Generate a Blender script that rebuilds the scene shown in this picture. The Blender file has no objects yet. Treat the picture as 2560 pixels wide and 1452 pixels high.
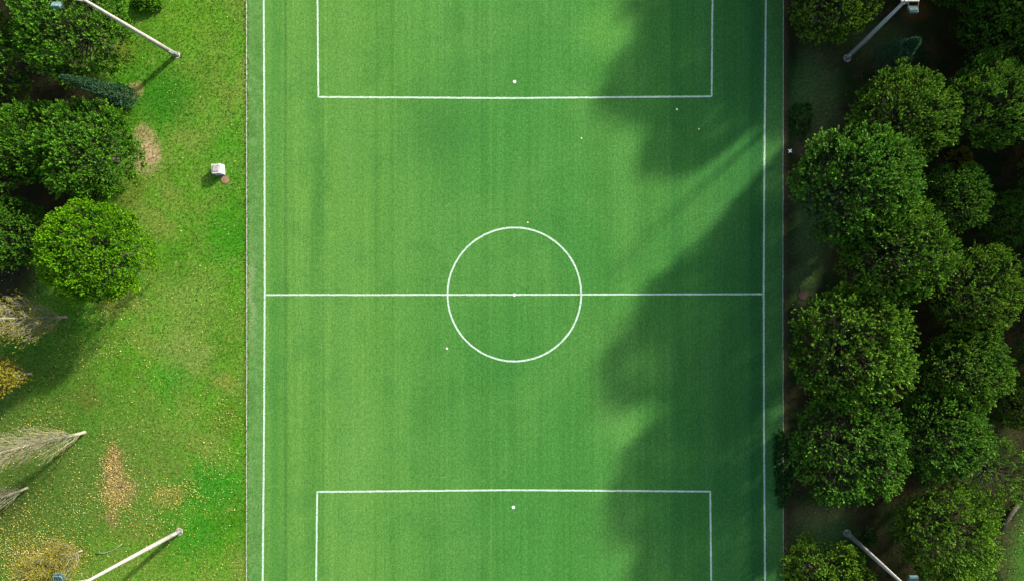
import bpy, math, random
import numpy as np

# ------------------------------------------------------------------ camera, sky, sun, exposure
S = bpy.context.scene
PX = 28.0                      # photograph pixels per metre on the ground
NX, NY = 1492.0, 765.0         # the ground point right below the drone
LENS = 24.0
H = 2560.0 / PX * LENS / 36.0
SUN_EL, SUN_AZ = 22.5, 48.5    # azimuth clockwise from +Y (towards upper right of the picture)

cam_d = bpy.data.cameras.new("drone_camera")
cam_d.lens = LENS; cam_d.sensor_width = 36.0
cam_d.shift_x = (1280 - NX) / 2560.0
cam_d.shift_y = (NY - 726) / 2560.0
cam_d.clip_start = 0.5; cam_d.clip_end = 5000
cam = bpy.data.objects.new("drone_camera", cam_d)
cam.location = (0, 0, H)
S.collection.objects.link(cam)
S.camera = cam

w = bpy.data.worlds.new("World"); S.world = w; w.use_nodes = True
nt = w.node_tree; nt.nodes.clear()
sky = nt.nodes.new("ShaderNodeTexSky"); sky.sky_type = 'NISHITA'; sky.sun_disc = False
sky.sun_elevation = math.radians(SUN_EL); sky.sun_rotation = math.radians(SUN_AZ)
sky.air_density = 1.0; sky.dust_density = 3.0; sky.ozone_density = 0.8
bg = nt.nodes.new("ShaderNodeBackground"); bg.inputs[1].default_value = 0.15
wo = nt.nodes.new("ShaderNodeOutputWorld")
nt.links.new(sky.outputs[0], bg.inputs[0]); nt.links.new(bg.outputs[0], wo.inputs[0])

sd = bpy.data.lights.new("sun", 'SUN'); sd.energy = 5.0; sd.angle = math.radians(3.2)
sd.color = (1.0, 0.93, 0.80)
sun = bpy.data.objects.new("sun", sd); S.collection.objects.link(sun)
sun.location = (60, 50, 60)
sun.rotation_euler = (math.radians(90 - SUN_EL), 0, -math.radians(SUN_AZ) + math.pi)

S.view_settings.view_transform = 'Standard'; S.view_settings.look = 'None'
S.view_settings.gamma = 1.0; S.view_settings.use_curve_mapping = False
S.view_settings.exposure = 1.58
S.cycles.max_bounces = 6; S.cycles.diffuse_bounces = 3; S.cycles.transmission_bounces = 4
S.cycles.use_adaptive_sampling = True

# ------------------------------------------------------------------ helpers
rng = np.random.default_rng(7)
C = S.collection
K = 2.7                         # picture value = K * albedo on ground in full sun

def g(px, py, z=0.0):           # picture position of a point at height z -> world point
    f = (1 - z / H) / PX
    return ((px - NX) * f, -(py - NY) * f, z)

def lin(c):
    c = np.array(c, float) / 255.0
    return np.where(c <= 0.04045, c / 12.92, ((c + 0.055) / 1.055) ** 2.4)

def alb(r, gg, b, k=None):
    v = lin((r, gg, b)) / (k or K)
    return (float(v[0]), float(v[1]), float(v[2]), 1.0)

def link(name, me, mat=None, parent=None, loc=(0, 0, 0)):
    o = bpy.data.objects.new(name, me); C.objects.link(o)
    if mat is not None and me is not None and len(me.materials) == 0: me.materials.append(mat)
    if parent is not None: o.parent = parent
    o.location = loc
    return o

def mesh_np(name, v, f, tint=None, smooth=False):
    """v (n,3); f list of polygons or (m,k) int array"""
    me = bpy.data.meshes.new(name)
    v = np.asarray(v, np.float32)
    if isinstance(f, np.ndarray):
        m, k = f.shape
        me.vertices.add(len(v)); me.vertices.foreach_set("co", v.ravel())
        me.loops.add(m * k); me.loops.foreach_set("vertex_index", f.astype(np.int32).ravel())
        me.polygons.add(m)
        me.polygons.foreach_set("loop_start", np.arange(0, m * k, k, dtype=np.int32))
        me.polygons.foreach_set("loop_total", np.full(m, k, np.int32))
        me.update(calc_edges=True)
    else:
        me.from_pydata([tuple(p) for p in v], [], f)
    if tint is not None:
        a = me.attributes.new("tint", 'FLOAT', 'POINT')
        a.data.foreach_set("value", np.asarray(tint, np.float32))
    if smooth: me.polygons.foreach_set("use_smooth", np.ones(len(me.polygons), bool))
    return me

def empty(name, loc, label=None, cat=None, group=None, rotz=0.0):
    o = bpy.data.objects.new(name, None); C.objects.link(o)
    o.empty_display_size = 0.5
    o.location = loc; o.rotation_euler = (0, 0, rotz)
    tag(o, label, cat, group)
    return o

def tag(o, label=None, cat=None, group=None, kind=None):
    if label: o["label"] = label
    if cat: o["category"] = cat
    if group: o["group"] = group
    if kind: o["kind"] = kind
    return o

class MB:
    def __init__(s): s.v = []; s.f = []
    def add(s, vs, fs):
        n = len(s.v); s.v += [tuple(p) for p in vs]; s.f += [tuple(i + n for i in q) for q in fs]
        return s
    def box(s, c, d, rz=0.0, rx=0.0, taper=1.0, bevel=0.0):
        hx, hy, hz = d[0] / 2, d[1] / 2, d[2] / 2
        pts = []
        if bevel > 0:
            b = bevel
            for (z, ins) in ((-hz, b), (-hz + b, 0), (hz - b, 0), (hz, b)):
                t = 1.0 if z < 0 else taper
                x, y = hx * t - ins, hy * t - ins
                for (px, py) in ((-x + b, -y), (x - b, -y), (x, -y + b), (x, y - b), (x - b, y), (-x + b, y), (-x, y - b), (-x, -y + b)):
                    pts.append((px, py, z))
            fs = [tuple(range(7, -1, -1)), tuple(range(24, 32))]
            for r in range(3):
                for i in range(8):
                    j = (i + 1) % 8
                    fs.append((r * 8 + i, r * 8 + j, (r + 1) * 8 + j, (r + 1) * 8 + i))
        else:
            for z in (-hz, hz):
                t = 1.0 if z < 0 else taper
                pts += [(-hx * t, -hy * t, z), (hx * t, -hy * t, z), (hx * t, hy * t, z), (-hx * t, hy * t, z)]
            fs = [(3, 2, 1, 0), (4, 5, 6, 7), (0, 1, 5, 4), (1, 2, 6, 5), (2, 3, 7, 6), (3, 0, 4, 7)]
        out = []
        for (x, y, z) in pts:
            y, z = y * math.cos(rx) - z * math.sin(rx), y * math.sin(rx) + z * math.cos(rx)
            x, y = x * math.cos(rz) - y * math.sin(rz), x * math.sin(rz) + y * math.cos(rz)
            out.append((x + c[0], y + c[1], z + c[2]))
        return s.add(out, fs)
    def tube(s, pts, rad, n=8, cap=True):
        pts = [np.array(p, float) for p in pts]
        ref = np.array((0.13, 0.97, 0.2)); base = len(s.v); fs = []; vs = []
        for i, p in enumerate(pts):
            d = pts[min(i + 1, len(pts) - 1)] - pts[max(i - 1, 0)]
            d /= (np.linalg.norm(d) + 1e-9)
            r_ = ref if abs(d @ ref) < 0.95 else np.array((1.0, 0, 0))
            a = np.cross(d, r_); a /= np.linalg.norm(a); b = np.cross(d, a)
            for k in range(n):
                t = 2 * math.pi * k / n
                vs.append(p + (a * math.cos(t) + b * math.sin(t)) * rad[i])
        for i in range(len(pts) - 1):
            for k in range(n):
                k2 = (k + 1) % n
                fs.append((i * n + k, (i + 1) * n + k, (i + 1) * n + k2, i * n + k2))
        if cap:
            fs.append(tuple(range(n))); fs.append(tuple((len(pts) - 1) * n + k for k in range(n - 1, -1, -1)))
        return s.add(vs, fs)
    def disc(s, c, r, z0, z1, n=24, wob=0.0):
        rr = [r * (1 + wob * rng.uniform(-1, 1)) for _ in range(n)]
        lo = [(c[0] + rr[i] * math.cos(2 * math.pi * i / n), c[1] + rr[i] * math.sin(2 * math.pi * i / n), z0) for i in range(n)]
        hi = [(p[0], p[1], z1) for p in lo]
        fs = [tuple(range(n, 2 * n))] + [(i, (i + 1) % n, n + (i + 1) % n, n + i) for i in range(n)]
        return s.add(lo + hi, fs)
    def mesh(s, name, smooth=False):
        me = bpy.data.meshes.new(name); me.from_pydata(s.v, [], s.f); me.update()
        if smooth: me.polygons.foreach_set("use_smooth", np.ones(len(me.polygons), bool))
        return me
    def build(s, name, mat, parent=None, smooth=False, loc=(0, 0, 0)):
        return link(name, s.mesh(name, smooth), mat, parent, loc)

# ---- node helper
class NT:
    def __init__(s, name, rough=0.9, spec=0.2):
        s.m = bpy.data.materials.new(name); s.m.use_nodes = True
        s.t = s.m.node_tree; s.b = s.t.nodes["Principled BSDF"]
        s.b.inputs["Roughness"].default_value = rough
        s.b.inputs["Specular IOR Level"].default_value = spec
        s.co = s.t.nodes.new("ShaderNodeTexCoord").outputs["Object"]
    def n(s, kind, **kw):
        x = s.t.nodes.new(kind)
        for k, v in kw.items(): setattr(x, k, v)
        return x
    def l(s, a, b): s.t.links.new(a, b)
    def put(s, node, idx, val):
        if hasattr(val, "is_output"): s.l(val, node.inputs[idx])
        else: node.inputs[idx].default_value = val
    def noise(s, scale, detail=3, rough=0.55, vec=None, dist=0.0):
        x = s.n("ShaderNodeTexNoise"); x.inputs["Scale"].default_value = scale
        x.inputs["Detail"].default_value = detail; x.inputs["Roughness"].default_value = rough
        x.inputs["Distortion"].default_value = dist
        s.l(vec if vec is not None else s.co, x.inputs["Vector"]); return x.outputs["Fac"]
    def ramp(s, val, a, b, lo=0.0, hi=1.0, smooth=True):
        x = s.n("ShaderNodeMapRange"); x.interpolation_type = 'SMOOTHSTEP' if smooth else 'LINEAR'
        s.l(val, x.inputs[0])
        for i, v in zip((1, 2, 3, 4), (a, b, lo, hi)): x.inputs[i].default_value = v
        return x.outputs[0]
    def math(s, op, a, b=0.0):
        x = s.n("ShaderNodeMath", operation=op); s.put(x, 0, a); s.put(x, 1, b); return x.outputs[0]
    def vmath(s, op, a, b):
        x = s.n("ShaderNodeVectorMath", operation=op); s.put(x, 0, a); s.put(x, 1, b)
        return x.outputs["Value"] if op in ('LENGTH', 'DOT_PRODUCT') else x.outputs["Vector"]
    def mix(s, fac, a, b, mode='MIX'):
        x = s.n("ShaderNodeMix", data_type='RGBA', blend_type=mode, clamp_result=False)
        s.put(x, 0, fac); s.put(x, 6, a); s.put(x, 7, b); return x.outputs[2]
    def scale(s, vec, sx, sy, sz=1.0): return s.vmath('MULTIPLY', vec, (sx, sy, sz))
    def bump(s, h, strength=0.5, dist=0.05):
        x = s.n("ShaderNodeBump"); x.inputs["Strength"].default_value = strength
        x.inputs["Distance"].default_value = dist; s.l(h, x.inputs["Height"])
        s.l(x.outputs[0], s.b.inputs["Normal"]); return x
    def warp(s, amt, scale):
        x = s.n("ShaderNodeTexNoise"); x.inputs["Scale"].default_value = scale; x.inputs["Detail"].default_value = 4
        s.l(s.co, x.inputs["Vector"])
        v = s.vmath('SUBTRACT', x.outputs["Color"], (0.5, 0.5, 0.5))
        v = s.vmath('MULTIPLY', v, (amt, amt, 0.0))
        return s.vmath('ADD', s.co, v)
    def patch(s, vec, cx, cy, rx, ry, inner=0.55, outer=1.15):
        x, y, _ = g(cx, cy)
        v = s.vmath('SUBTRACT', vec, (x, y, 0.0))
        v = s.vmath('MULTIPLY', v, (PX / rx, PX / ry, 0.0))
        return s.ramp(s.vmath('LENGTH', v, (0, 0, 0)), inner, outer, 1.0, 0.0)
    def col(s, c): s.put(s.b, "Base Color", c); return s.m

def simple(name, c, rough=0.7, var=0.15, scale=6.0, bump=0.0, metal=0.0, spec=0.3):
    t = NT(name, rough, spec)
    n = t.noise(scale, 5, 0.6)
    d = (c[0] * (1 - var), c[1] * (1 - var), c[2] * (1 - var), 1); u = tuple(min(1, q * (1 + var)) for q in c[:3]) + (1,)
    t.col(t.mix(t.ramp(n, 0.3, 0.7), d, u)); t.b.inputs["Metallic"].default_value = metal
    if bump: t.bump(t.noise(scale * 3, 4), bump, 0.02)
    return t.m

# ------------------------------------------------------------------ ground materials
def lawn_material():
    t = NT("lawn_grass", 0.95, 0.03)
    big = t.noise(0.09, 3); mid = t.noise(0.45, 4, 0.6); fine = t.noise(4.0, 4, 0.7); vf = t.noise(16.0, 3, 0.7)
    c = t.mix(t.ramp(big, 0.35, 0.65), alb(70, 132, 26), alb(114, 146, 58))
    c = t.mix(t.ramp(mid, 0.42, 0.62, 0, 0.75), c, alb(84, 150, 34))
    c = t.mix(t.ramp(t.noise(0.9, 5, 0.7), 0.52, 0.7, 0, 0.6), c, alb(132, 152, 74))
    wv = t.warp(2.6, 0.55)
    P = [(560, 600, 70, 120, (52, 146, 26), .5), (560, 380, 80, 120, (66, 146, 30), .5),
         (530, 1215, 90, 75, (44, 140, 30), .75), (470, 1330, 110, 70, (50, 142, 30), .55),
         (215, 1085, 45, 55, (52, 150, 24), .6), (430, 950, 60, 90, (52, 140, 34), .5),
         (480, 60, 120, 90, (100, 148, 40), .5), (420, 260, 90, 90, (50, 124, 30), .6),
         (460, 760, 120, 110, (118, 152, 66), .6), (470, 880, 90, 70, (132, 152, 78), .5),
         (560, 1050, 60, 50, (96, 126, 40), .5), (110, 960, 120, 60, (54, 112, 20), .5),
         (300, 130, 60, 50, (110, 110, 40), .5), (60, 1210, 90, 70, (60, 106, 30), .6),
         (110, 1390, 120, 55, (140, 116, 44), .8), (30, 1300, 60, 60, (108, 106, 34), .5),
         (275, 760, 50, 40, (108, 122, 50), .7), (215, 1000, 30, 40, (104, 110, 44), .6),
         (20, 1180, 340, 360, (74, 100, 40), .75), (300, 1180, 220, 220, (88, 122, 50), .55), (120, 880, 160, 120, (60, 104, 34), .5), (380, 230, 130, 80, (54, 124, 26), .5), (350, 1340, 120, 40, (110, 124, 50), .4), (330, 470, 50, 60, (100, 116, 44), .5)]  # first, broadest patch: litter tone with the corner's vignette darkening painted in
    for (x, y, rx, ry, cc, k) in P:
        m = t.math('MULTIPLY', t.patch(wv, x, y, rx, ry, 0.2, 1.2), k)
        c = t.mix(m, c, alb(*cc))
    wv2 = t.warp(1.5, 1.1)
    sp = t.ramp(t.noise(7.0, 4, 0.75), 0.36, 0.55)
    for (x, y, rx, ry, cc, k) in [(368, 385, 40, 50, (184, 166, 128), 1.0), (360, 335, 26, 30, (160, 154, 104), .9),
                                  (342, 224, 22, 22, (158, 150, 98), .9), (283, 1160, 30, 55, (142, 116, 78), .95),
                                  (295, 1225, 50, 50, (148, 130, 84), .9), (280, 1290, 26, 30, (138, 126, 78), .8),
                                  (420, 1240, 50, 30, (150, 138, 70), .5), (563, 955, 30, 24, (150, 140, 70), .4)]:
        m = t.math('MULTIPLY', t.patch(wv2, x, y, rx, ry, 0.35, 1.2), t.math('ADD', t.math('MULTIPLY', sp, 0.45), 0.55))
        c = t.mix(t.math('MULTIPLY', m, k), c, alb(*cc))
    c = t.mix(t.ramp(fine, 0.35, 0.65), t.mix(1.0, c, (0.66, 0.70, 0.6, 1), 'MULTIPLY'), t.mix(1.0, c, (1.22, 1.2, 1.25, 1), 'MULTIPLY'))
    c = t.mix(t.ramp(vf, 0.35, 0.62), t.mix(1.0, c, (0.72, 0.74, 0.7, 1), 'MULTIPLY'), c)
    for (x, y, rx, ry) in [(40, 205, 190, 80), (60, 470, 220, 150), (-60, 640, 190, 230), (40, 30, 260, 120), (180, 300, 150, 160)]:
        c = t.mix(t.patch(wv2, x, y, rx, ry, 0.6, 1.1), c, (0.012, 0.013, 0.005, 1))  # needle litter under the left pines, their shade put into its colour
    c = t.mix(1.0, c, (1.46, 1.36, 1.42, 1), 'MULTIPLY')
    t.col(c)
    t.bump(t.math('ADD', t.math('MULTIPLY', fine, 1.0), t.math('MULTIPLY', vf, 0.5)), 0.4, 0.05)
    return t.m

def wood_floor_material():
    t = NT("pine_litter_floor", 0.95, 0.03)
    big = t.noise(0.16, 4, 0.6); fine = t.noise(5.0, 5, 0.7)
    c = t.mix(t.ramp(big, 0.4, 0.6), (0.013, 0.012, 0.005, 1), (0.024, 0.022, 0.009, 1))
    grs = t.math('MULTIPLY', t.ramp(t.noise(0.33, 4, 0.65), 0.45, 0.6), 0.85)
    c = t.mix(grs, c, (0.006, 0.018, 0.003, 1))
    wv = t.warp(2.2, 0.6)
    for (x, y, rx, ry, cc, k) in [(2005, 230, 40, 110, (0.008, .036, .006, 1), .9), (2070, 1340, 70, 50, (0.006, .045, .008, 1), .9),
                                  (2030, 360, 50, 60, (.045, .034, .018, 1), .7), (2030, 1290, 70, 40, (.055, .035, .018, 1), .7),
                                  (2290, 30, 40, 30, (.07, .035, .01, 1), .8), (1985, 1400, 30, 60, (.05, .03, .016, 1), .7),
                                  (2620, 1420, 120, 190, (0.028, .075, .010, 1), 1.0)]:
        c = t.mix(t.math('MULTIPLY', t.patch(wv, x, y, rx, ry, 0.4, 1.15), k), c, cc)
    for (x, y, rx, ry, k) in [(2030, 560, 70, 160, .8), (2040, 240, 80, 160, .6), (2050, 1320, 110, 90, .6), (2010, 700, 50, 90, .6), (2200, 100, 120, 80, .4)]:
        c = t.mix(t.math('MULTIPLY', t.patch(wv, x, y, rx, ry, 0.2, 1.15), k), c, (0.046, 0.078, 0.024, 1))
    # worn sandy margin right beside the edging
    sx = t.n("ShaderNodeSeparateXYZ"); t.l(wv2 := t.warp(0.5, 1.5), sx.inputs[0])
    edge = t.ramp(sx.outputs[0], (1957 - NX) / PX, (1978 - NX) / PX, 0.55, 0.0)
    c = t.mix(edge, c, (0.06, 0.045, 0.026, 1))
    c = t.mix(t.ramp(fine, 0.3, 0.7), t.mix(1.0, c, (0.6, 0.62, 0.6, 1), 'MULTIPLY'), t.mix(1.0, c, (1.3, 1.3, 1.3, 1), 'MULTIPLY'))
    t.col(c); t.bump(fine, 0.6, 0.07)
    return t.m

def turf_material():
    t = NT("artificial_turf", 0.95, 0.04)
    sx = t.n("ShaderNodeSeparateXYZ"); t.l(t.warp(0.10, 3.0), sx.inputs[0]); X = sx.outputs[0]
    # broad tone across the pitch
    big = t.noise(0.10, 3, 0.5)
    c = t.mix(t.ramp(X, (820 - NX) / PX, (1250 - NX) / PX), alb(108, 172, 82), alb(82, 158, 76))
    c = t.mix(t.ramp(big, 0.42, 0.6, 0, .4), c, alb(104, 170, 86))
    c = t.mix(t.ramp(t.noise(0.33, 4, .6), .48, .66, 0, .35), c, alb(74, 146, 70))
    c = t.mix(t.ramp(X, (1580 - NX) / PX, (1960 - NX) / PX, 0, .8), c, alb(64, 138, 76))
    # carpet rolls and grooming tracks running the length of the pitch
    st1 = t.noise(1.0, 2, 0.5, t.scale(t.co, 0.55, 0.015, 0))
    st2 = t.noise(1.0, 3, 0.6, t.scale(t.co, 3.2, 0.05, 0))
    st3 = t.noise(1.0, 2, 0.6, t.scale(t.co, 9.0, 0.35, 0))
    c = t.mix(t.ramp(st1, 0.35, 0.65), t.mix(1.0, c, (0.92, 0.95, 0.92, 1), 'MULTIPLY'), t.mix(1.0, c, (1.05, 1.03, 1.05, 1), 'MULTIPLY'))
    c = t.mix(t.ramp(st2, 0.3, 0.7), t.mix(1.0, c, (0.90, 0.93, 0.90, 1), 'MULTIPLY'), t.mix(1.0, c, (1.08, 1.06, 1.06, 1), 'MULTIPLY'))
    c = t.mix(t.ramp(st3, 0.3, 0.7), t.mix(1.0, c, (0.93, 0.95, 0.93, 1), 'MULTIPLY'), c)
    def band(x0, w0, k, colr):
        d = t.math('ABSOLUTE', t.math('SUBTRACT', X, (x0 - NX) / PX))
        return t.mix(t.math('MULTIPLY', t.ramp(d, w0 * .35 / PX, w0 / PX, 1, 0), k), c, colr)
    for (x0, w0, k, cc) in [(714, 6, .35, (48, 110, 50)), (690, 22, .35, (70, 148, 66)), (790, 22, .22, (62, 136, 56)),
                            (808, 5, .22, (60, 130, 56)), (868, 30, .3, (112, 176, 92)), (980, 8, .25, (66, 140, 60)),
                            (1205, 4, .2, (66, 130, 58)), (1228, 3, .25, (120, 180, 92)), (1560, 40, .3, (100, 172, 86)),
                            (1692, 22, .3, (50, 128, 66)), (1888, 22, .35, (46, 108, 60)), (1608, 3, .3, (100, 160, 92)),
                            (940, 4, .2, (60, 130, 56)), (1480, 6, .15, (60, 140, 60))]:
        c = band(x0, w0, k, alb(*cc))
    # pale blue-green run-off outside the touchlines
    wr = t.noise(1.4, 4, 0.65)
    ap = t.math('ADD', t.ramp(X, (657 - NX) / PX, (661 - NX) / PX, 1, 0), t.ramp(X, (1909 - NX) / PX, (1914 - NX) / PX, 0, .35))
    apc = t.mix(t.ramp(wr, .4, .65), alb(96, 158, 80), alb(112, 170, 100))
    apc = t.mix(t.ramp(t.noise(.5, 4, .6), .5, .62, 0, .5), apc, alb(86, 142, 70))
    c = t.mix(ap, c, apc)
    wv = t.warp(2.4, 0.5)
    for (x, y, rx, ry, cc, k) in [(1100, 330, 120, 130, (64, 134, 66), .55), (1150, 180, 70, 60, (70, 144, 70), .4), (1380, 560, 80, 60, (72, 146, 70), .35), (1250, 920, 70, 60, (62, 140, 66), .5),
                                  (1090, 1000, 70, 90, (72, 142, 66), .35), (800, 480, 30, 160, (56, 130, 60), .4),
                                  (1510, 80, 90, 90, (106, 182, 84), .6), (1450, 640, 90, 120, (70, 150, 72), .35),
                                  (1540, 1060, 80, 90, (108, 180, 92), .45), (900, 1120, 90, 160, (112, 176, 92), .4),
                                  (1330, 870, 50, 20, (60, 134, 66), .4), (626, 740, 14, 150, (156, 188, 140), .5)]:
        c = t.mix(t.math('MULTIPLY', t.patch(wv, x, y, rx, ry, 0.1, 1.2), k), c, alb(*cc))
    f1 = t.noise(6.0, 4, 0.75); f2 = t.noise(22.0, 2, 0.7)
    c = t.mix(t.ramp(f1, .36, .64), t.mix(1.0, c, (0.70, 0.80, 0.70, 1), 'MULTIPLY'), t.mix(1.0, c, (1.18, 1.10, 1.18, 1), 'MULTIPLY'))
    c = t.mix(t.ramp(f2, .35, .55), t.mix(1.0, c, (0.66, 0.74, 0.64, 1), 'MULTIPLY'), c)
    c = t.mix(1.0, c, (1.24, 1.05, .97, 1), 'MULTIPLY')
    gr = t.noise(1.0, 3, .8, t.scale(t.co, 7.0, 2.4, 0)); g2 = t.noise(2.6, 4, .75)
    c = t.mix(t.ramp(gr, .38, .62), t.mix(1.0, c, (0.80, 0.88, 0.80, 1), 'MULTIPLY'), t.mix(1.0, c, (1.12, 1.06, 1.12, 1), 'MULTIPLY'))
    c = t.mix(t.ramp(g2, .56, .70, 0, .7), c, t.mix(1.0, c, (0.66, 0.80, 0.70, 1), 'MULTIPLY'))
    t.col(c)
    t.bump(t.math('ADD', f1, t.math('MULTIPLY', f2, .6)), 0.35, 0.03)
    return t.m

def paint_material():
    t = NT("white_line_fibres", 0.8, 0.2)
    n = t.noise(9.0, 4, 0.75); n2 = t.noise(1.1, 3, .6)
    c = t.mix(t.ramp(n, .38, .60), (0.13, 0.24, 0.13, 1), (0.35, 0.41, 0.36, 1))
    c = t.mix(t.ramp(n2, .5, .75, 0, .35), c, (0.26, 0.36, 0.27, 1))
    t.col(c); t.bump(n, .3, .02)
    return t.m

M = {}
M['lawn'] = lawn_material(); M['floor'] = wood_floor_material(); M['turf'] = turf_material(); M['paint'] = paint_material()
M['kerb'] = simple("edging_concrete", (0.16, 0.17, 0.13, 1), .85, .45, 2.5, .4)
M['soil'] = simple("far_ground", (0.035, 0.055, 0.02, 1), .95, .3, .05)

# ------------------------------------------------------------------ setting
def sheet(name, x0, x1, y0, y1, z, mat, cuts=1):
    mb = MB(); mb.add([(x0, y0, z), (x1, y0, z), (x1, y1, z), (x0, y1, z)], [(0, 1, 2, 3)])
    return tag(mb.build(name, mat), kind='structure')
XL, XR = g(617, 0)[0], g(1957, 0)[0]
sheet("ground", -1500, 1500, -1500, 1500, -0.06, M['soil'])
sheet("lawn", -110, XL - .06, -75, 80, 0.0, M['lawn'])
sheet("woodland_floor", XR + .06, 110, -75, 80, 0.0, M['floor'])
YC = g(0, 736)[1]
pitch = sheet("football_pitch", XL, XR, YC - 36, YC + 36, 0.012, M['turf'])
pitch["label"] = "green artificial turf football pitch with white markings"

def stroke(pts_px, wpx, closed=False, seed=0, step=0.25):
    """painted line of slightly uneven width along picture points on the ground"""
    r = np.random.default_rng(seed)
    P = [np.array(g(*p)[:2]) for p in pts_px]
    if closed: P.append(P[0])
    out = []
    for a, b in zip(P[:-1], P[1:]):
        n = max(1, int(np.linalg.norm(b - a) / step))
        out += [a + (b - a) * i / n for i in range(n)]
    if not closed: out.append(P[-1])
    out = np.array(out); n = len(out)
    if closed: d = np.roll(out, -1, 0) - np.roll(out, 1, 0)
    else: d = np.gradient(out, axis=0)
    d /= np.linalg.norm(d, axis=1)[:, None]; nr = np.stack([-d[:, 1], d[:, 0]], 1)
    hw = wpx / PX / 2
    wl = hw * (1 + r.uniform(-.16, .16, n)); wr = hw * (1 + r.uniform(-.16, .16, n))
    L = out + nr * wl[:, None]; R_ = out - nr * wr[:, None]
    z = 0.017
    v = np.concatenate([np.c_[L, np.full(n, z)], np.c_[R_, np.full(n, z)]])
    m = n if closed else n - 1
    i = np.arange(m); j = (i + 1) % n
    f = np.stack([i, n + i, n + j, j], 1)
    return v, f
def line(name, pts, wpx=6, closed=False, seed=0, dz=0.0):
    v, f = stroke(pts, wpx, closed, seed); v = v.copy(); v[:, 2] += dz
    return link(name, mesh_np(name, v, f), M['paint'], pitch)
ty, by = g(0, 0, 0)[1], 0
def ypx(m): return NY - m * PX
TOP, BOT = ypx(YC + 31.5), ypx(YC - 31.5)
line("touchline", [(660, TOP), (659.5, 0), (661.5, 400), (662, 735), (660, 1100), (657, 1452), (656, BOT)], 4.4, seed=1)
line("touchline", [(1917, TOP), (1914.5, 0), (1911, 400), (1909, 735), (1910, 1100), (1912.5, 1452), (1914, BOT)], 4.4, seed=2)
line("goal_line", [(663.2, TOP), (1913.6, TOP)], 4.3, seed=3); line("goal_line", [(659.4, BOT), (1910.6, BOT)], 4.3, seed=4)
line("halfway_line", [(665.4, 737), (1285, 736.5), (1905.6, 735)], 4.3, seed=5)
line("penalty_area_line", [(793, TOP + 3.6), (794, 0), (796, 243), (1285, 246), (1779, 241.5), (1781, 0), (1782, TOP + 3.6)], 4.3, seed=6)
line("penalty_area_line", [(790, BOT - 3.6), (790.5, 1452), (793, 1228.5), (1285, 1224), (1775.5, 1227.5), (1778, 1452), (1779, BOT - 3.6)], 4.3, seed=7)
line("centre_circle", [(1286 + 167 * math.cos(a), 736 - 166.5 * math.sin(a)) for a in np.linspace(0, 2 * math.pi, 120, endpoint=False)], 4.4, True, 8, dz=0.004)
for nm, (x, y, r) in {"centre_spot": (1285.5, 736.5, 4), "penalty_spot": (1286.5, 205, 4.2), "penalty_spot.001": (1283.5, 1267, 4.2)}.items():
    mb = MB(); c = g(x, y); mb.disc(c, r / PX, 0.018, 0.028, 18, .06)
    mb.build(nm.split('.')[0], simple("spot_paint", (.38, .42, .38, 1), .7, .08) if nm == "centre_spot" else bpy.data.materials["spot_paint"], pitch)

# concrete edging down both sides of the turf: single stones, a little uneven
def edging(xpx, label, name_grp, seed, wob):
    r = np.random.default_rng(seed)
    e = empty("concrete_edging", (g(xpx, 736)[0], YC, 0), label, "edging", name_grp)
    base = MB().box((0, 0, 0), (0.07, 1.0, 0.16), bevel=0.01).mesh("edging_stone")
    base.materials.append(M['kerb'])
    y = -35.9
    while y < 35.9:
        L = float(r.choice([1.0, 1.0, 1.0, 1.02]))
        o = link("edging_stone", base, None, e, (float(r.normal(0, .006)) + wob(y), y + L / 2, -0.035 + float(r.normal(0, .008))))
        o.scale = (float(r.uniform(.8, 1.15)), L * .985, 1); o.rotation_euler.z = float(r.normal(0, .004))
        y += L
    return e
edging(617, "thin pale concrete edging between the leafy lawn and the pitch", "concrete edgings beside the turf", 3, lambda y: -.0016 * abs(y) )
edging(1957, "thin grey concrete edging between the shaded ground and the pitch", "concrete edgings beside the turf", 4, lambda y: .0016 * abs(y))

# ------------------------------------------------------------------ foliage
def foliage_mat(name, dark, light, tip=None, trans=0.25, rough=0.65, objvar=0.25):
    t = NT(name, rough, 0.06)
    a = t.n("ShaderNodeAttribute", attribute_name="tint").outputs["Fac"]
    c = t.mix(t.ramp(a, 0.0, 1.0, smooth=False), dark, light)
    oi = t.n("ShaderNodeObjectInfo").outputs["Random"]
    big = t.noise(0.5, 2)
    c = t.mix(t.ramp(big, .35, .65, 0, .45), c, t.mix(1.0, c, (1.3, 1.1, .8, 1), 'MULTIPLY'))
    c = t.mix(t.math('MULTIPLY', oi, objvar), c, t.mix(1.0, c, (1.55, 1.10, .6, 1), 'MULTIPLY'))
    t.put(t.b, "Base Color", c)
    tr = t.n("ShaderNodeBsdfTranslucent"); t.l(c, tr.inputs[0])
    mx = t.n("ShaderNodeMixShader"); mx.inputs[0].default_value = trans
    t.l(t.b.outputs[0], mx.inputs[1]); t.l(tr.outputs[0], mx.inputs[2])
    out = [x for x in t.t.nodes if x.type == 'OUTPUT_MATERIAL'][0]
    t.l(mx.outputs[0], out.inputs[0])
    return t.m

def unit(v): return v / (np.linalg.norm(v, axis=-1, keepdims=True) + 1e-9)

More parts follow.
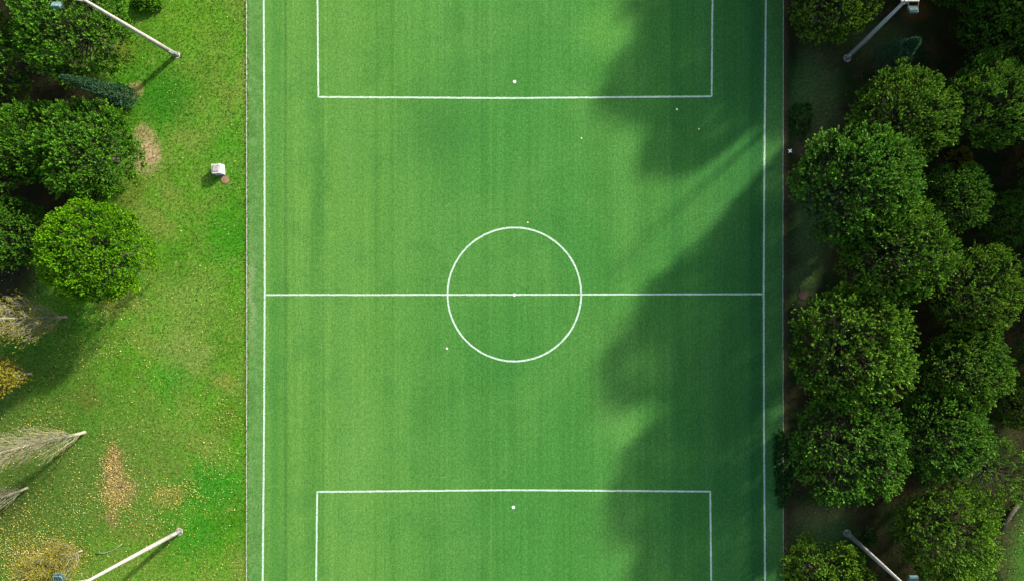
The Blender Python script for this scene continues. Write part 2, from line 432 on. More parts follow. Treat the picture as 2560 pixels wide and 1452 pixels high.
def brushes(cen, ax, L, R, nper, r, wid=0.045, bend=0.35, spread=1.0, tb=None, tk=.6):
    """needle brushes: every shoot is a curving spine with needles round it (one triangle a needle)"""
    N = len(cen)
    ax = unit(ax)
    up = np.array((0, 0, 1.0))
    a = unit(np.cross(ax, r.normal(size=(N, 3)))); b = np.cross(ax, a)
    L = np.broadcast_to(L, (N,)); R = np.broadcast_to(R, (N,))
    t = r.random((N, nper)) ** .55
    th = r.random((N, nper)) * 2 * math.pi
    sp = cen[:, None] + ax[:, None] * (t * L[:, None])[..., None] + up * (bend * (t ** 2) * L[:, None])[..., None]
    rad = a[:, None] * np.cos(th)[..., None] + b[:, None] * np.sin(th)[..., None]
    fwd = 0.25 + 1.1 * t
    d = unit(rad * spread + (ax[:, None] + up * bend * t[..., None]) * fwd[..., None])
    ln = R[:, None] * r.uniform(.75, 1.15, (N, nper))
    side = unit(np.cross(d, r.normal(size=(N, nper, 3)))) * wid * r.uniform(.7, 1.2, (N, nper, 1))
    p0 = sp - side * .5; p1 = sp + side * .5; p2 = sp + d * ln[..., None]
    # leaf of 4 corners: base, two shoulders, tip
    m = sp + d * (ln * .55)[..., None]
    v = np.stack([sp, m - side, p2, m + side], 2).reshape(-1, 3)
    f = np.arange(N * nper * 4).reshape(-1, 4)
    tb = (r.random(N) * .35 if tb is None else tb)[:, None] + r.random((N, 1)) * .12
    tint = np.clip(tb + tk * t ** 3.5 + r.normal(0, .07, (N, nper)), 0, 1)  # young tips lighter, with sun highlights painted into the tint too
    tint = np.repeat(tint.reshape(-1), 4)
    return v, f, tint

def merge(parts):
    vs, fs, ts, n = [], [], [], 0
    for v, f, t in parts:
        vs.append(v); fs.append(f + n); ts.append(t); n += len(v)
    return np.concatenate(vs), np.concatenate(fs), np.concatenate(ts)

def crown_mesh(name, seed, R=4.8, hz=3.3, zc=6.2, nl=96, lobe=.78, per=30, tl=.44, tr=.155, nper=20, bend=.35, gap=.0, wid=.040):
    r = np.random.default_rng(seed)
    # outline that is not round
    ph = r.uniform(0, 6.28, 4); am = r.uniform(.01, .055, 4)
    def out(th): return 1 + sum(am[k] * np.sin((k + 2) * th + ph[k]) for k in range(4))
    lobes = []
    i = 0
    while len(lobes) < nl and i < nl * 60:
        i += 1
        th = r.uniform(0, 6.283); rr = math.sqrt(r.uniform(0, 1))
        q = min(rr, 1.0)
        zz = math.sqrt(max(0, 1 - q * q)) * r.uniform(.88, 1.06)
        if r.random() < .4 and q > .55: zz = r.uniform(-.8, .3); q = r.uniform(.86, 1.0) * math.sqrt(1 - .5 * min(0, zz) ** 2)
        rad = q * (R - lobe * .95) * out(th)
        p = np.array((rad * math.cos(th), rad * math.sin(th), zc + zz * hz - hz * .35))
        if all(np.linalg.norm((p - o[0]) * (1, 1, .7)) > lobe * .95 for o in lobes):
            lobes.append((p, lobe * r.uniform(.7, 1.25)))
    parts = []
    cc = np.array((0, 0, zc - 1.5))
    for p, lr in lobes:
        if r.random() < gap: continue
        ng = max(3, int(per / 4.6 * (lr / lobe) ** 2))
        dg = unit(r.normal(size=(ng, 3)) + unit(p - cc) * .55 + np.array((0, 0, .45)))
        cg = p + dg * lr * np.array((1, 1, .75)) * r.uniform(.35, .8, (ng, 1))
        ag = unit(dg * .75 + unit(p - cc) * .5 + np.array((0, 0, .3)))
        k = r.integers(2, 8, ng); gi = np.repeat(np.arange(ng), k); n = len(gi)
        fan = r.normal(0, .42, (n, 3))
        axs = unit(ag[gi] + fan)
        c = cg[gi] + fan * .28
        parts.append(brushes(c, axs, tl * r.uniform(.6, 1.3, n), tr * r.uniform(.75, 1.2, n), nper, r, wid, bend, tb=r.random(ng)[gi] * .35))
    # sparse, lower inner foliage that closes the view through the crown
    n = int(nl * per * .30)
    th = r.uniform(0, 6.283, n); q = np.sqrt(r.random(n)) * .93
    c = np.c_[q * R * .92 * np.cos(th), q * R * .92 * np.sin(th), zc - hz * .35 + hz * (1 - q * q) * .35 + r.normal(0, .25, n)]
    parts.append(brushes(c, unit(np.c_[np.cos(th) * q, np.sin(th) * q, np.full(n, .5)]), tl, tr * 1.3, max(8, nper // 2), r, wid * 1.6, bend, tb=np.zeros(n), tk=.1))  # older needles, tinted darker still to paint in the crown's inner shade
    v, f, t = merge(parts)
    # limbs to the lobes
    mb = MB()
    fork = np.array((0.0, 0.0, zc * .42))
    limbs = MB()
    for p, lr in lobes:
        hub = fork + np.array((p[0], p[1], 0)) * .18 + np.array((0, 0, r.uniform(.3, 1.4)))
        mid = (hub + p) / 2 + np.array((0, 0, -.25)) + r.normal(0, .18, 3)
        limbs.tube([fork, hub, mid, p + np.array((0, 0, -lr * .8))], [.12, .06, .035, .012], 4, False)
        for _ in range(r.integers(0, 3)):
            e = p + unit(r.normal(size=3) + np.array((0, 0, .6))) * lr * r.uniform(.8, 1.2)
            limbs.tube([mid * .3 + p * .7, (mid * .3 + p * .7 + e) / 2 + r.normal(0, .08, 3), e], [.022, .016, .007], 3, False)
    trunk = MB()
    b1 = r.normal(0, .15, 2)
    trunk.tube([(0, 0, -.1), (0, 0, .25), (b1[0], b1[1], zc * .22), (0, 0, zc * .42), (b1[1] * .8, b1[0] * .8, zc * .75)], [.36, .27, .23, .19, .06], 9)
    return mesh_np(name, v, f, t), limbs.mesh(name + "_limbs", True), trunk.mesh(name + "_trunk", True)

M['bark'] = simple("pine_bark", (0.028, 0.023, 0.017, 1), .9, .35, 5, .6)
M['palebark'] = simple("pale_bark", (0.15, 0.145, 0.105, 1), .85, .25, 3, .3)
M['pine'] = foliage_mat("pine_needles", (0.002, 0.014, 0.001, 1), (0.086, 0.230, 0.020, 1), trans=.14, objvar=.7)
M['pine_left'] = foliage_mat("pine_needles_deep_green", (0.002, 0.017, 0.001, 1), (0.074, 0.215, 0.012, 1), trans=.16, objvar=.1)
M['lime'] = foliage_mat("lime_foliage", (0.010, 0.075, 0.001, 1), (0.120, 0.285, 0.006, 1), trans=.3, objvar=.05)
M['shrub'] = foliage_mat("shrub_leaves", (0.012, 0.05, 0.01, 1), (0.03, 0.09, 0.02, 1), trans=.25)
M['cypress'] = foliage_mat("cypress_scales", (0.012, 0.040, 0.020, 1), (0.040, 0.105, 0.052, 1), trans=.12, objvar=.05)
M['yellow'] = foliage_mat("autumn_leaves", (0.06, 0.066, 0.006, 1), (0.21, 0.20, 0.02, 1), trans=.3, objvar=0)

V = [crown_mesh("pine_crown", 11), crown_mesh("pine_crown", 12, nl=110, lobe=.70, per=26, tl=.40),
     crown_mesh("pine_crown", 13, hz=3.7, nl=84, lobe=.86, per=36, tl=.50, tr=.165),
     crown_mesh("pine_crown", 14, hz=3.0, nl=124, lobe=.64, per=22, tl=.38, tr=.15),
     crown_mesh("pine_crown", 15, nl=82, lobe=.82, per=32, gap=.08, tl=.60, bend=.5),
     crown_mesh("pine_crown", 16, hz=3.5, nl=100, lobe=.76, per=30)]
VL = crown_mesh("lime_crown", 21, R=4.8, hz=3.8, zc=5.9, nl=170, lobe=.60, per=34, tl=.24, tr=.125, nper=18, bend=.25)
VD = crown_mesh("twiggy_crown", 23, hz=2.9, nl=70, lobe=.72, per=13, tl=.6, tr=.16, gap=.12, bend=.5)

def tree(px, py, rpx, var, rot, mat, label, cat="tree", group=None, name="pine_tree", lift=1.0):
    R0, zc0 = 4.95, 6.6
    s = rpx / PX / R0
    for _ in range(4): s = rpx / PX * (1 - zc0 * s * lift / H) / R0
    zc = zc0 * s * lift
    x, y, _ = g(px, py, zc)
    e = empty(name, (x, y, 0), label, cat, group, rot)
    e.scale = (s, s, s * lift)
    cm, lm, tm = var
    me = cm
    if mat is not None and (len(cm.materials) == 0): cm.materials.append(mat)
    o = link("crown", cm, None, e)
    if cm.materials[0] != mat:
        o.material_slots[0].link = 'OBJECT'; o.material_slots[0].material = mat
    link("limbs", lm, M['bark'], e); link("trunk", tm, M['bark'], e)
    return e

GP = "pines standing in the wood beside the pitch"
RIGHT = [  # px, py, r, variant, rot, label
    (2272, 284, 140, 0, .3, "full pine just below the dark cypress, in the upper wood"),
    (2162, 455, 166, 2, 1.9, "large pine closest to the upper right penalty area, reaching over the shaded strip"),
    (2262, 625, 145, 5, 4.0, "pine crown directly below the large upper pine, level with the centre circle"),
    (2405, 490, 92, 1, 2.2, "smaller pine wedged right of the large upper pine"),
    (2495, 250, 122, 4, 5.1, "yellowish pine at the picture edge, beside the one below the cypress"),
    (2530, 545, 74, 3, 0.7, "small shaded pine at the picture edge, level with the top of the centre circle"),
    (2458, 722, 122, 3, 3.3, "rounded pine at the picture edge, level with the halfway line"),
    (2146, 872, 170, 1, 5.5, "big round pine beside the rusty manhole cover, just below the halfway line"),
    (2432, 925, 115, 5, 1.2, "pine with bare grey twigs showing, behind the big round pine by the manhole cover"),
    (2138, 1130, 154, 3, 0.1, "broad pine by the edging with fine light shoots, its low bush on the turf edge"),
    (2372, 1090, 128, 0, 4.4, "mid-green pine right of the broad pine that has a low bush at its foot"),
    (2385, 1345, 132, 4, 2.8, "pine beside the sunlit corner lawn, above the lower right pole"),
    (2075, 1470, 118, 2, 5.9, "pine cut by the bottom edge, between the edging and the lower right pole"),
    (2098, -22, 118, 3, 2.0, "dark pine cut by the top edge, left of the upper right pole"),
    (2530, 40, 112, 1, 1.0, "dim pine in the upper right corner of the wood"),
    (2560, 1010, 75, 5, 3.9, "dark small pine at the picture edge, below the pine with bare grey twigs"),
    (2430, 1500, 80, 0, 0.9, "pine only just showing at the bottom edge, right of the lower right lamp"),
]
TALL = {2262: 1.16, 2162: 1.1, 2098: 1.2, 2146: 1.05, 2138: 1.05}
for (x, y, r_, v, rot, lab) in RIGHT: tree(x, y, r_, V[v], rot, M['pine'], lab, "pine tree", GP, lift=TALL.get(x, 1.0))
tree(2505, 1185, 105, VD, 1.0, M['pine'], "thin twiggy pine whose pale branches show through, above the sunlit corner lawn", "pine tree", GP)
# the wood goes on outside the picture: these throw the long shadows on the turf
for (x, y, r_, v, rot) in [(2060, -240, 150, 2, 1.0), (2300, -180, 130, 3, .2), (2820, -310, 140, 1, .7), (2690, -160, 130, 0, 1.7), (2960, 60, 150, 5, 2.7), (2660, 290, 105, 5, 2.9), (2700, 420, 120, 0, 1.2), (2690, 70, 130, 2, 4.2), (2860, 300, 140, 1, .3), (2860, 640, 140, 4, .9), (2100, -500, 150, 1, 2.0), (2420, -150, 140, 5, 3), (2340, -380, 150, 0, 4), (2640, -60, 150, 4, .5),
                           (2560, -300, 150, 2, 1.5), (2730, 230, 140, 1, 2.5), (2750, 560, 130, 3, 3.5), (2720, 860, 120, 5, 4.5),
                           (2160, 1640, 150, 5, .4), (2420, 1720, 150, 3, 1.4), (2160, -700, 150, 0, 5.2)]:
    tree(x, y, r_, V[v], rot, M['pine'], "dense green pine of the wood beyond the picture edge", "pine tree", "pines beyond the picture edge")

GL = "pines at the edge of the leafy lawn"
tree(158, 54, 150, V[5], 2.4, M['pine_left'], "dark green pine under the upper left pole", "pine tree", GL, lift=.85)
tree(192, 372, 136, V[2], 0.6, M['pine_left'], "green pine next to the sandy bare patch, right of the shaded pine", "pine tree", GL, lift=.8)
tree(45, 350, 110, V[0], 3.6, M['pine_left'], "shaded pine half behind the green one by the bare patch", "pine tree", GL)
tree(5, 580, 95, V[1], 1.3, M['pine_left'], "pine cut by the left edge beside the lime-green tree", "pine tree", GL)
tree(198, 630, 138, VL, 0.4, M['lime'], "round bright lime-green tree on the lawn edge", "tree", None, "lime_green_tree")
for (x, y, r_, v, rot) in [(-130, 120, 150, 1, 1.0), (-150, 430, 140, 3, 2.0), (60, -180, 150, 4, 0.0)]:
    tree(x, y, r_, V[v], rot, M['pine_left'], "dense green pine of the wood beyond the picture edge", "pine tree", "pines beyond the picture edge")

# ------------------------------------------------------------------ cypresses
def cypress(base_px, tip_px, h, wid_m, seed, label):
    r = np.random.default_rng(seed)
    b = np.array(g(*base_px)); tp = np.array(g(tip_px[0], tip_px[1], h)); lean = tp - b
    e = empty("cypress_tree", tuple(b), label, "cypress", "cypresses")
    n = 1500
    t = r.random(n) ** .85
    prof = wid_m * (1 - t) ** .75 * np.minimum(1, t * 9 + .5) * (1 + .12 * np.sin(t * 37))
    th = r.uniform(0, 6.283, n)
    q = np.sqrt(r.uniform(.35, 1, n)) * (1 + .1 * np.sin(th * 5 + t * 11))
    c = lean * (t[:, None] * .93 + .02) + np.c_[np.cos(th) * prof * q, np.sin(th) * prof * q, np.zeros(n)]
    ax = unit(np.c_[np.cos(th) * .35, np.sin(th) * .35, np.ones(n)])
    v, f, ti = brushes(c, ax, .42 * (1.1 - .5 * t), .11, 16, r, .03, .1, .8)
    link("crown", mesh_np("cypress_crown", v, f, ti), M['cypress'], e)
    mb = MB(); mb.tube([(0, 0, -.1), lean * .3, lean * .9], [.16, .11, .02], 7)
    mb.build("trunk", M['bark'], e, True)
    return e
cypress((336, 250), (148, 190), 8.4, .9, 5, "slim blue-green cypress lying across the view above the green pine by the bare patch")
cypress((2208, 165), (2300, 98), 7.0, 1.5, 6, "small dark pointed cypress in the wood, near the upper right pole")

# ------------------------------------------------------------------ bare and yellow poplars on the lawn's left edge
def poplar(base_px, h, spreadm, seed, label, leaf, leafmat=None, name="bare_tree", nb=70, tint_lo=0, lean=(0, 0), leafsz=.12):
    r = np.random.default_rng(seed)
    b = g(*base_px)
    e = empty(name, b, label, "tree", "slender autumn trees along the left edge")
    trunk = MB(); k = 9
    tz = np.linspace(0, h, k)
    wob = np.cumsum(r.normal(0, .05, (k, 2)), 0)
    tp = np.array([(wob[i, 0] + lean[0] * tz[i] / h, wob[i, 1] + lean[1] * tz[i] / h, tz[i]) for i in range(k)])
    tp[0, :2] = 0; r0 = h * .0115
    trunk.tube([tp[0] - (0, 0, .1)] + list(tp), [r0 * 1.4] + [r0 * (1 - .92 * i / (k - 1)) + .012 for i in range(k)], 9)
    trunk.build("trunk", M['palebark'], e, True)
    br = MB(); tips = []
    for i in range(nb):
        t = r.uniform(.04, .9) ** 1.0
        z0 = t * h; a = r.uniform(0, 6.283)
        p = np.array([np.interp(z0, tz, tp[:, j]) for j in range(3)])
        L = h * (.42 - .3 * t) * r.uniform(.7, 1.2)
        out = spreadm * (1 - .55 * t) * r.uniform(.55, 1.1)
        pts = [p]; n = 5
        for j in range(1, n + 1):
            s = j / n
            pts.append(p + np.array((math.cos(a) * out * s ** .7, math.sin(a) * out * s ** .7, L * s)) + r.normal(0, .06, 3) * s)
        rb = .030 * (1 - .6 * t)
        br.tube(pts, list(np.linspace(rb, .008, n + 1)), 4, False)
        for q in range(14):
            j = r.integers(1, n + 1); s0 = pts[j]; a2 = a + r.normal(0, .9)
            l2 = L * r.uniform(.18, .4)
            e2 = s0 + np.array((math.cos(a2) * l2 * .45, math.sin(a2) * l2 * .45, l2 * .85))
            m2 = (s0 + e2) / 2 + np.array((math.cos(a2), math.sin(a2), 0)) * l2 * .12
            br.tube([s0, m2, e2], [.011, .008, .005], 3, False)
            tips += [m2, e2]
    br.build("branches", M['palebark'], e, True)
    if leaf > 0:
        tips = np.array(tips)
        idx = r.integers(0, len(tips), leaf)
        c = tips[idx] + r.normal(0, .16, (leaf, 3))
        v, f, ti = brushes(c, r.normal(size=(leaf, 3)), .18, leafsz, 7, r, leafsz * .45, 0, 1)
        link("leaves", mesh_np("poplar_leaves", v, f, ti), leafmat or M['yellow'], e)
    return e
poplar((166, 792), 10.5, 1.9, 31, "slender tree with tan leaves and pale trunk below the lime-green tree", 1500, name="poplar_tree", nb=90, leafsz=.09)
poplar((78, 934), 8.5, 1.9, 32, "slender tree with dense yellow leaves, second along the left edge", 3800, name="poplar_tree", leafsz=.14)
poplar((212, 1080), 13.0, 1.35, 33, "tall leafless tree with whitish trunk and fanned branches", 700, nb=80, leafsz=.07)
poplar((68, 1219), 9.5, 1.6, 34, "small leafless tree with a pale trunk, below the tall leafless one", 0, nb=60)
poplar((205, 1376), 6.5, 2.0, 35, "slender tree full of golden leaves near the lower left pole", 1900, name="poplar_tree", nb=70, leafsz=.09)

# ------------------------------------------------------------------ floodlight poles
M['pole'] = simple("galvanised_pole", (0.19, 0.185, 0.17, 1), .7, .12, 3, .1, .0, .4)
M['darkmetal'] = simple("dark_metal", (0.05, 0.06, 0.06, 1), .5, .2, 8, 0, .3)
M['lamp'] = simple("lamp_housing_grey_teal", (0.035, 0.075, 0.08, 1), .45, .5, 7, 0, .4)
M['glass'] = simple("lamp_glass", (0.07, 0.13, 0.13, 1), .3, .5, 9, 0, 0, .5)
M['hatch'] = simple("hatch_cover", (0.16, 0.24, 0.20, 1), .6, .2, 9)
M['concrete'] = simple("weathered_concrete", (0.27, 0.265, 0.25, 1), .9, .3, 6, .5)

def pole(bx, by, side, yside, reach, label, lampdy):
    hp = 11.5
    e = empty("floodlight_pole", g(bx, by), label, "floodlight pole", "floodlight poles at the corners")
    a = math.atan2(-(by - NY), bx - NX)
    shaft = MB(); shaft.tube([(0, 0, 0.03), (0, 0, 4), (0, 0, 8), (0, 0, hp)], [.215, .18, .14, .10], 10)
    shaft.build("shaft", M['pole'], e, True)
    MB().disc((0, 0), .33, -.02, .03, 20).build("footing", M['concrete'], e)
    MB().box((0, 0, .045), (.44, .44, .03), rz=.3).build("base_plate", M['darkmetal'], e)
    # access hatch on the side facing the pitch centre
    hx, hy = -math.cos(a), -math.sin(a)
    MB().box((hx * .205, hy * .205, 1.0), (.05, .2, .55), rz=a, bevel=.008).build("hatch", M['hatch'], e)
    for z in (4.0, 8.0):
        MB().tube([(0, 0, z - .05), (0, 0, z + .05)], [.19 if z < 5 else .15] * 2, 10).build("collar", M['pole'], e, True)
    arm = MB(); arm.box((side * (reach / 2 + .05), 0, hp - .06), (reach + .7, .11, .11), bevel=.01)
    arm.tube([(0, 0, hp - .9), (side * reach * .7, 0, hp - .12)], [.03, .03], 6)
    arm.build("crossarm", M['pole'], e)
    L = empty_part = MB()
    lx, ly, lz = side * reach, -yside * lampdy, hp - .18
    tilt = -yside * .55
    body = MB().box((lx, ly, lz), (.66, .60, .16), rx=tilt, bevel=.03)
    lamp = body.build("floodlight", M['lamp'], e)
    fins = MB()
    for i in range(7):
        fins.box((lx - .27 + .09 * i, ly + math.sin(tilt) * -.12, lz + .11 * math.cos(tilt)), (.025, .5, .09), rx=tilt)
    fins.build("cooling_fins", M['glass'], lamp)
    MB().box((lx, ly + math.sin(tilt) * .095, lz - .095 * math.cos(tilt)), (.56, .5, .02), rx=tilt).build("lens", M['glass'], lamp)
    br = MB(); 
    for s in (-1, 1):
        br.tube([(lx + s * .36, 0, hp - .06), (lx + s * .36, ly * .6, lz + .02), (lx + s * .34, ly, lz)], [.025] * 3, 6)
    br.build("bracket", M['darkmetal'], e)
    return e
pole(441, 138, -1, 1, 1.70, "pale floodlight pole beside the dark pine, upper left", .55)
pole(448, 1328, -1, -1, 1.80, "pale floodlight pole among the fallen leaves, lower left", .45)
pole(2118, 146, 1, 1, .62, "grey floodlight pole in shade beside the cypress, upper right", .60)
pole(2118, 1332, 1, -1, .62, "grey floodlight pole half sunlit among pines, lower right", .45)

# ------------------------------------------------------------------ small things on the lawn
e = empty("concrete_block", g(551, 426), "square pale concrete block on the lawn beside the rusty cover", "concrete block", None, .06)
blk = MB().box((0, 0, .36), (.84, .90, .74), bevel=.03, taper=.97)
blk.build("block", M['concrete'], e)
MB().box((-.02, .02, .755), (.50, .52, .03), bevel=.008).build("lid", M['pole'], e)
for sx_ in (-.2, .2): MB().box((sx_, .27, .775), (.09, .05, .02)).build("hinge_plate", M['darkmetal'], e)
MB().box((.0, .455, .5), (.10, .03, .16)).build("hinge", M['darkmetal'], e)
M['rust'] = simple("rusty_iron", (0.13, 0.085, 0.05, 1), .8, .3, 9, .4)
M['rustdark'] = simple("dark_rust_iron", (0.035, 0.018, 0.012, 1), .8, .3, 9, .4)
def cover(px, py, r_, mat, label):
    e = empty("manhole_cover", g(px, py), label, "manhole cover")
    MB().disc((0, 0), r_, -.02, .035, 28).build("rim", mat, e)
    MB().disc((0, 0), r_ * .86, .02, .05, 28).build("lid", mat, e)
    MB().box((0, 0, .055), (r_ * .9, .05, .012), rz=.5).build("handle", mat, e)
cover(563, 450, .36, M['rust'], "brown round manhole cover touching the pale concrete block")
cover(2007, 738, .42, M['rustdark'], "dark rusty round manhole cover in the shade by the big round pine")
# cross-shaped white marker by the right edging
M['white'] = simple("white_plastic", (0.72, 0.74, 0.70, 1), .6, .06)
mb = MB(); c = g(1975, 378)
for k in range(4):
    a = .9 + k * math.pi / 2
    mb.box((math.cos(a) * .1, math.sin(a) * .1, .03), (.19, .085, .02), rz=a)
mb.box((0, 0, .035), (.13, .13, .02), rz=.3)
o = mb.build("paper_scrap", M['white'], None, False, c)
tag(o, "small white cross-shaped scrap on the shaded ground by the right edging", "litter")
# fallen sticks
def stick(pts, rad, label, mat=None):
    P = [g(x, y) for x, y in pts]; b = P[0]
    mb = MB(); mb.tube([(p[0] - b[0], p[1] - b[1], .04 + .03 * math.sin(i * 2)) for i, p in enumerate(P)], list(np.linspace(rad, rad * .5, len(P))), 6)
    o = mb.build("fallen_branch", mat or M['palebark'], None, True, (b[0], b[1], 0)); tag(o, label, "branch", "fallen branches on the lawn")
stick([(241, 1382), (262, 1381), (280, 1376), (296, 1367), (307, 1357)], .05, "long curved pale branch lying left of the lower left pole")
stick([(300, 1216), (310, 1213), (318, 1208), (324, 1204)], .05, "short pale branch lying on the brown leaf patch")
stick([(2482, 1420), (2500, 1395)], .03, "thin twig by the sunlit corner lawn under the pines")
# plank-like fallen log by the sunlit corner
c = g(2518, 1288); mb = MB(); L0 = np.array(g(2546, 1252)) - c; L1 = np.array(g(2492, 1326)) - c
mb.tube([L0 + (0, 0, .3), (0, 0, .3), L1 + (0, 0, .3)], [.16, .2, .22], 10)
M['greybark'] = simple("grey_split_bark", (0.03, 0.026, 0.02, 1), .9, .5, 4, .8)
o = mb.build("fallen_log", M['greybark'], None, True, c); tag(o, "grey-brown fallen trunk between the pines and the sunlit corner lawn", "log")

# shrubs
def shrub(px, py, rpx, rypx, hgt, n, seed, mat, label, name="low_shrub", tl=.3, tr=.16, nper=22):
    r = np.random.default_rng(seed); b = g(px, py)
    e = empty(name, b, label, "shrub")
    th = r.uniform(0, 6.283, n); q = np.sqrt(r.random(n)) * (1 + .18 * np.sin(th * 3 + seed))
    c = np.c_[np.cos(th) * q * rpx / PX, np.sin(th) * q * rypx / PX, np.maximum(.05, hgt * (1 - q ** 2) * r.uniform(.5, 1, n))]
    ax = unit(np.c_[np.cos(th) * q, np.sin(th) * q, np.full(n, .7)] + r.normal(0, .25, (n, 3)))
    v, f, ti = brushes(c, ax, tl, tr, nper, r, .05, .2)
    link("foliage", mesh_np("shrub_foliage", v, f, ti), mat, e)
    mb = MB()
    for k in range(7):
        a = k * .9; j = r.integers(0, n)
        mb.tube([(0, 0, -.03), c[j] * .5 + (0, 0, .05), c[j]], [.03, .022, .01], 4)
    mb.build("stems", M['bark'], e)
shrub(1958, 1165, 22, 88, .7, 420, 1, M['shrub'], "low dark bush creeping over the right edging onto the turf")
shrub(1990, 1400, 20, 30, .5, 90, 2, M['shrub'], "small dark bush by the edging above the bottom pine")
shrub(2172, 1340, 15, 15, .6, 60, 3, M['shrub'], "small bluish plant beside the lower right pole", "small_plant")
shrub(372, 8, 30, 18, .8, 170, 4, M['pine_left'], "low green bush at the top of the lawn by the dark pine")
shrub(2395, 397, 26, 22, 1.2, 120, 5, M['yellow'], "small brownish bush in the dark gap between three pines")
shrub(2002, 300, 22, 40, .25, 110, 6, M['shrub'], "flat green weeds on the bare strip beside the white scrap")
shrub(310, 232, 20, 16, .5, 80, 7, M['pine_left'], "little bush at the foot of the slim cypress")

# ------------------------------------------------------------------ grass blades and fallen leaves
def tufts(n, region, seed, hmin, hmax, nper=4, wid=.02):
    r = np.random.default_rng(seed)
    x0, x1, y0, y1 = region
    p = np.c_[r.uniform(x0, x1, n), r.uniform(y0, y1, n)]
    c = np.array([g(a, b) for a, b in p])
    th = r.uniform(0, 6.283, (n, nper)); h = r.uniform(hmin, hmax, (n, nper)); o = r.uniform(.3, 1.0, (n, nper)) * h
    base = c[:, None] + np.stack([np.cos(th) * .02, np.sin(th) * .02, np.zeros_like(th)], -1)
    tip = c[:, None] + np.stack([np.cos(th) * o, np.sin(th) * o, h], -1)
    sd = np.stack([-np.sin(th), np.cos(th), np.zeros_like(th)], -1) * wid
    v = np.stack([base - sd, base + sd, tip], 2).reshape(-1, 3)
    return v, np.arange(len(v)).reshape(-1, 3)
v, f = tufts(52000, (-30, 614, -30, 1480), 1, .03, .075, 4, .022)
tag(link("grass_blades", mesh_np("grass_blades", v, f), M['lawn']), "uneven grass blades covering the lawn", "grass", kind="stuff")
v, f = tufts(1500, (610, 623, -30, 1480), 9, .04, .09, 4, .022)
tag(link("edge_weeds", mesh_np("edge_weeds", v, f), M['lawn']), "short grass creeping over the left concrete edging", "grass", kind="stuff")
v, f = tufts(16000, (1962, 2600, -20, 1480), 2, .03, .09, 4, .022)
tag(link("undergrowth", mesh_np("undergrowth", v, f), M['floor']), "thin shaded grass and needle litter under the pines", "grass", kind="stuff")

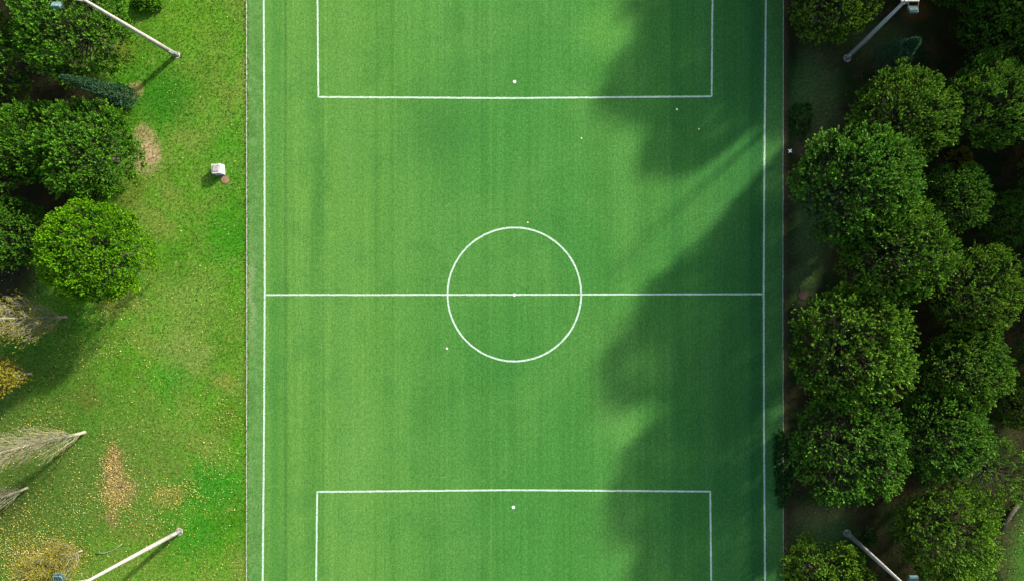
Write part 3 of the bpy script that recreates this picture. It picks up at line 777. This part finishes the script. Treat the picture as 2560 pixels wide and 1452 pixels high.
def leaf_litter():
    r = np.random.default_rng(77)
    pts = []
    def blob(n, x, y, sx, sy):
        p = np.c_[r.normal(x, sx, n), r.normal(y, sy, n)]; pts.append(p)
    # general fall, thickest towards the bottom left
    n = 2900
    y = 1480 - (1480 - 640) * r.random(n) ** 1.5; x = 612 * r.random(n) ** 1.25 - 8
    pts.append(np.c_[x, y])
    n = 480; pts.append(np.c_[r.uniform(300, 614, n), r.uniform(560, 1452, n)])
    n = 160; pts.append(np.c_[r.uniform(330, 614, n), r.uniform(0, 600, n)])
    blob(3000, 105, 1395, 62, 34); blob(1300, 290, 1225, 30, 42); blob(500, 284, 1150, 16, 28)
    blob(650, 440, 1235, 55, 24); blob(250, 390, 1310, 50, 20); blob(420, 190, 1280, 30, 60); blob(900, 40, 1320, 50, 60)
    blob(150, 560, 1040, 30, 22); blob(300, 250, 870, 50, 26); blob(260, 270, 780, 40, 25); blob(110, 375, 390, 22, 30)
    blob(170, 560, 1170, 40, 30); blob(600, 120, 1080, 70, 50)
    p = np.concatenate(pts); p = p[(p[:, 0] < 612)]
    q = []
    q.append(np.c_[r.uniform(1975, 2240, 150), r.uniform(0, 1452, 150)])
    q.append(np.c_[r.uniform(2520, 2600, 50), r.uniform(1280, 1470, 50)])
    q.append(np.c_[r.uniform(1700, 1950, 42) , r.uniform(0, 1452, 42)])
    q.append(np.c_[625 + 1075 * r.random(130) ** 1.6, r.uniform(0, 1452, 130)])
    p = np.concatenate([p] + q)
    n = len(p); c = np.array([g(a, b) for a, b in p]); c[:, 2] = .05 + .03 * r.random(n)
    a = r.uniform(0, 6.283, n); L = r.uniform(.024, .054, n); L[-172:] *= .62; L *= .9; W = L * r.uniform(.55, .9, n)
    u = np.c_[np.cos(a), np.sin(a), r.normal(0, .3, n)] * L[:, None]
    w_ = np.c_[-np.sin(a), np.cos(a), r.normal(0, .3, n)] * W[:, None]
    up = np.c_[np.zeros(n), np.zeros(n), L * .25]
    v = np.stack([c - u, c - w_ * .9 + up, c + u * 1.1, c + w_ * .9 + up], 1).reshape(-1, 3)
    tint = np.repeat(r.random(n), 4)
    return v, np.arange(len(v)).reshape(-1, 4), tint
t = NT("fallen_leaf", .7, .3)
a = t.n("ShaderNodeAttribute", attribute_name="tint").outputs["Fac"]
cr = t.n("ShaderNodeValToRGB"); t.l(a, cr.inputs[0])
for i, (p, c) in enumerate([(0, (.16, .10, .035, 1)), (.3, (.30, .22, .04, 1)), (.6, (.38, .32, .06, 1)), (.85, (.36, .32, .12, 1)), (1, (.42, .39, .22, 1))]):
    el = cr.color_ramp.elements[i] if i < 2 else cr.color_ramp.elements.new(p)
    el.position = p; el.color = c
t.col(cr.outputs[0]); M['leaf'] = t.m
v, f, ti = leaf_litter()
tag(link("leaf_litter", mesh_np("leaf_litter", v, f, ti), M['leaf']), "yellow and tan fallen leaves scattered over the lawn", "fallen leaves", kind="stuff")
for (x, y, s, lab) in [(1692, 274, .12, "largest pale leaf below the upper right corner of the upper penalty area"),
                       (1118, 870, .12, "pale leaf just outside the lower left of the centre circle"),
                       (1320, 556, .08, "small pale leaf just above the centre circle"),
                       (1454, 346, .08, "small orange leaf between the upper penalty area and centre circle"),
                       (1747, 323, .08, "small white leaf in the tree shadow right of the largest one")]:
    mb = MB(); n = 9
    rim = [(s * math.cos(2 * math.pi * k / n) * (1 if k % 2 else .75), s * .75 * math.sin(2 * math.pi * k / n), .04 + (.02 if k % 2 else 0)) for k in range(n)]
    mb.add(rim + [(0, 0, .025)], [(k, (k + 1) % n, n) for k in range(n)])
    o = mb.build("fallen_leaf", simple("leaf_cream", (.6, .5, .3, 1), .7, .1), None, False, g(x, y)); tag(o, lab, "leaf", "single leaves on the turf")
    o.rotation_euler.z = x
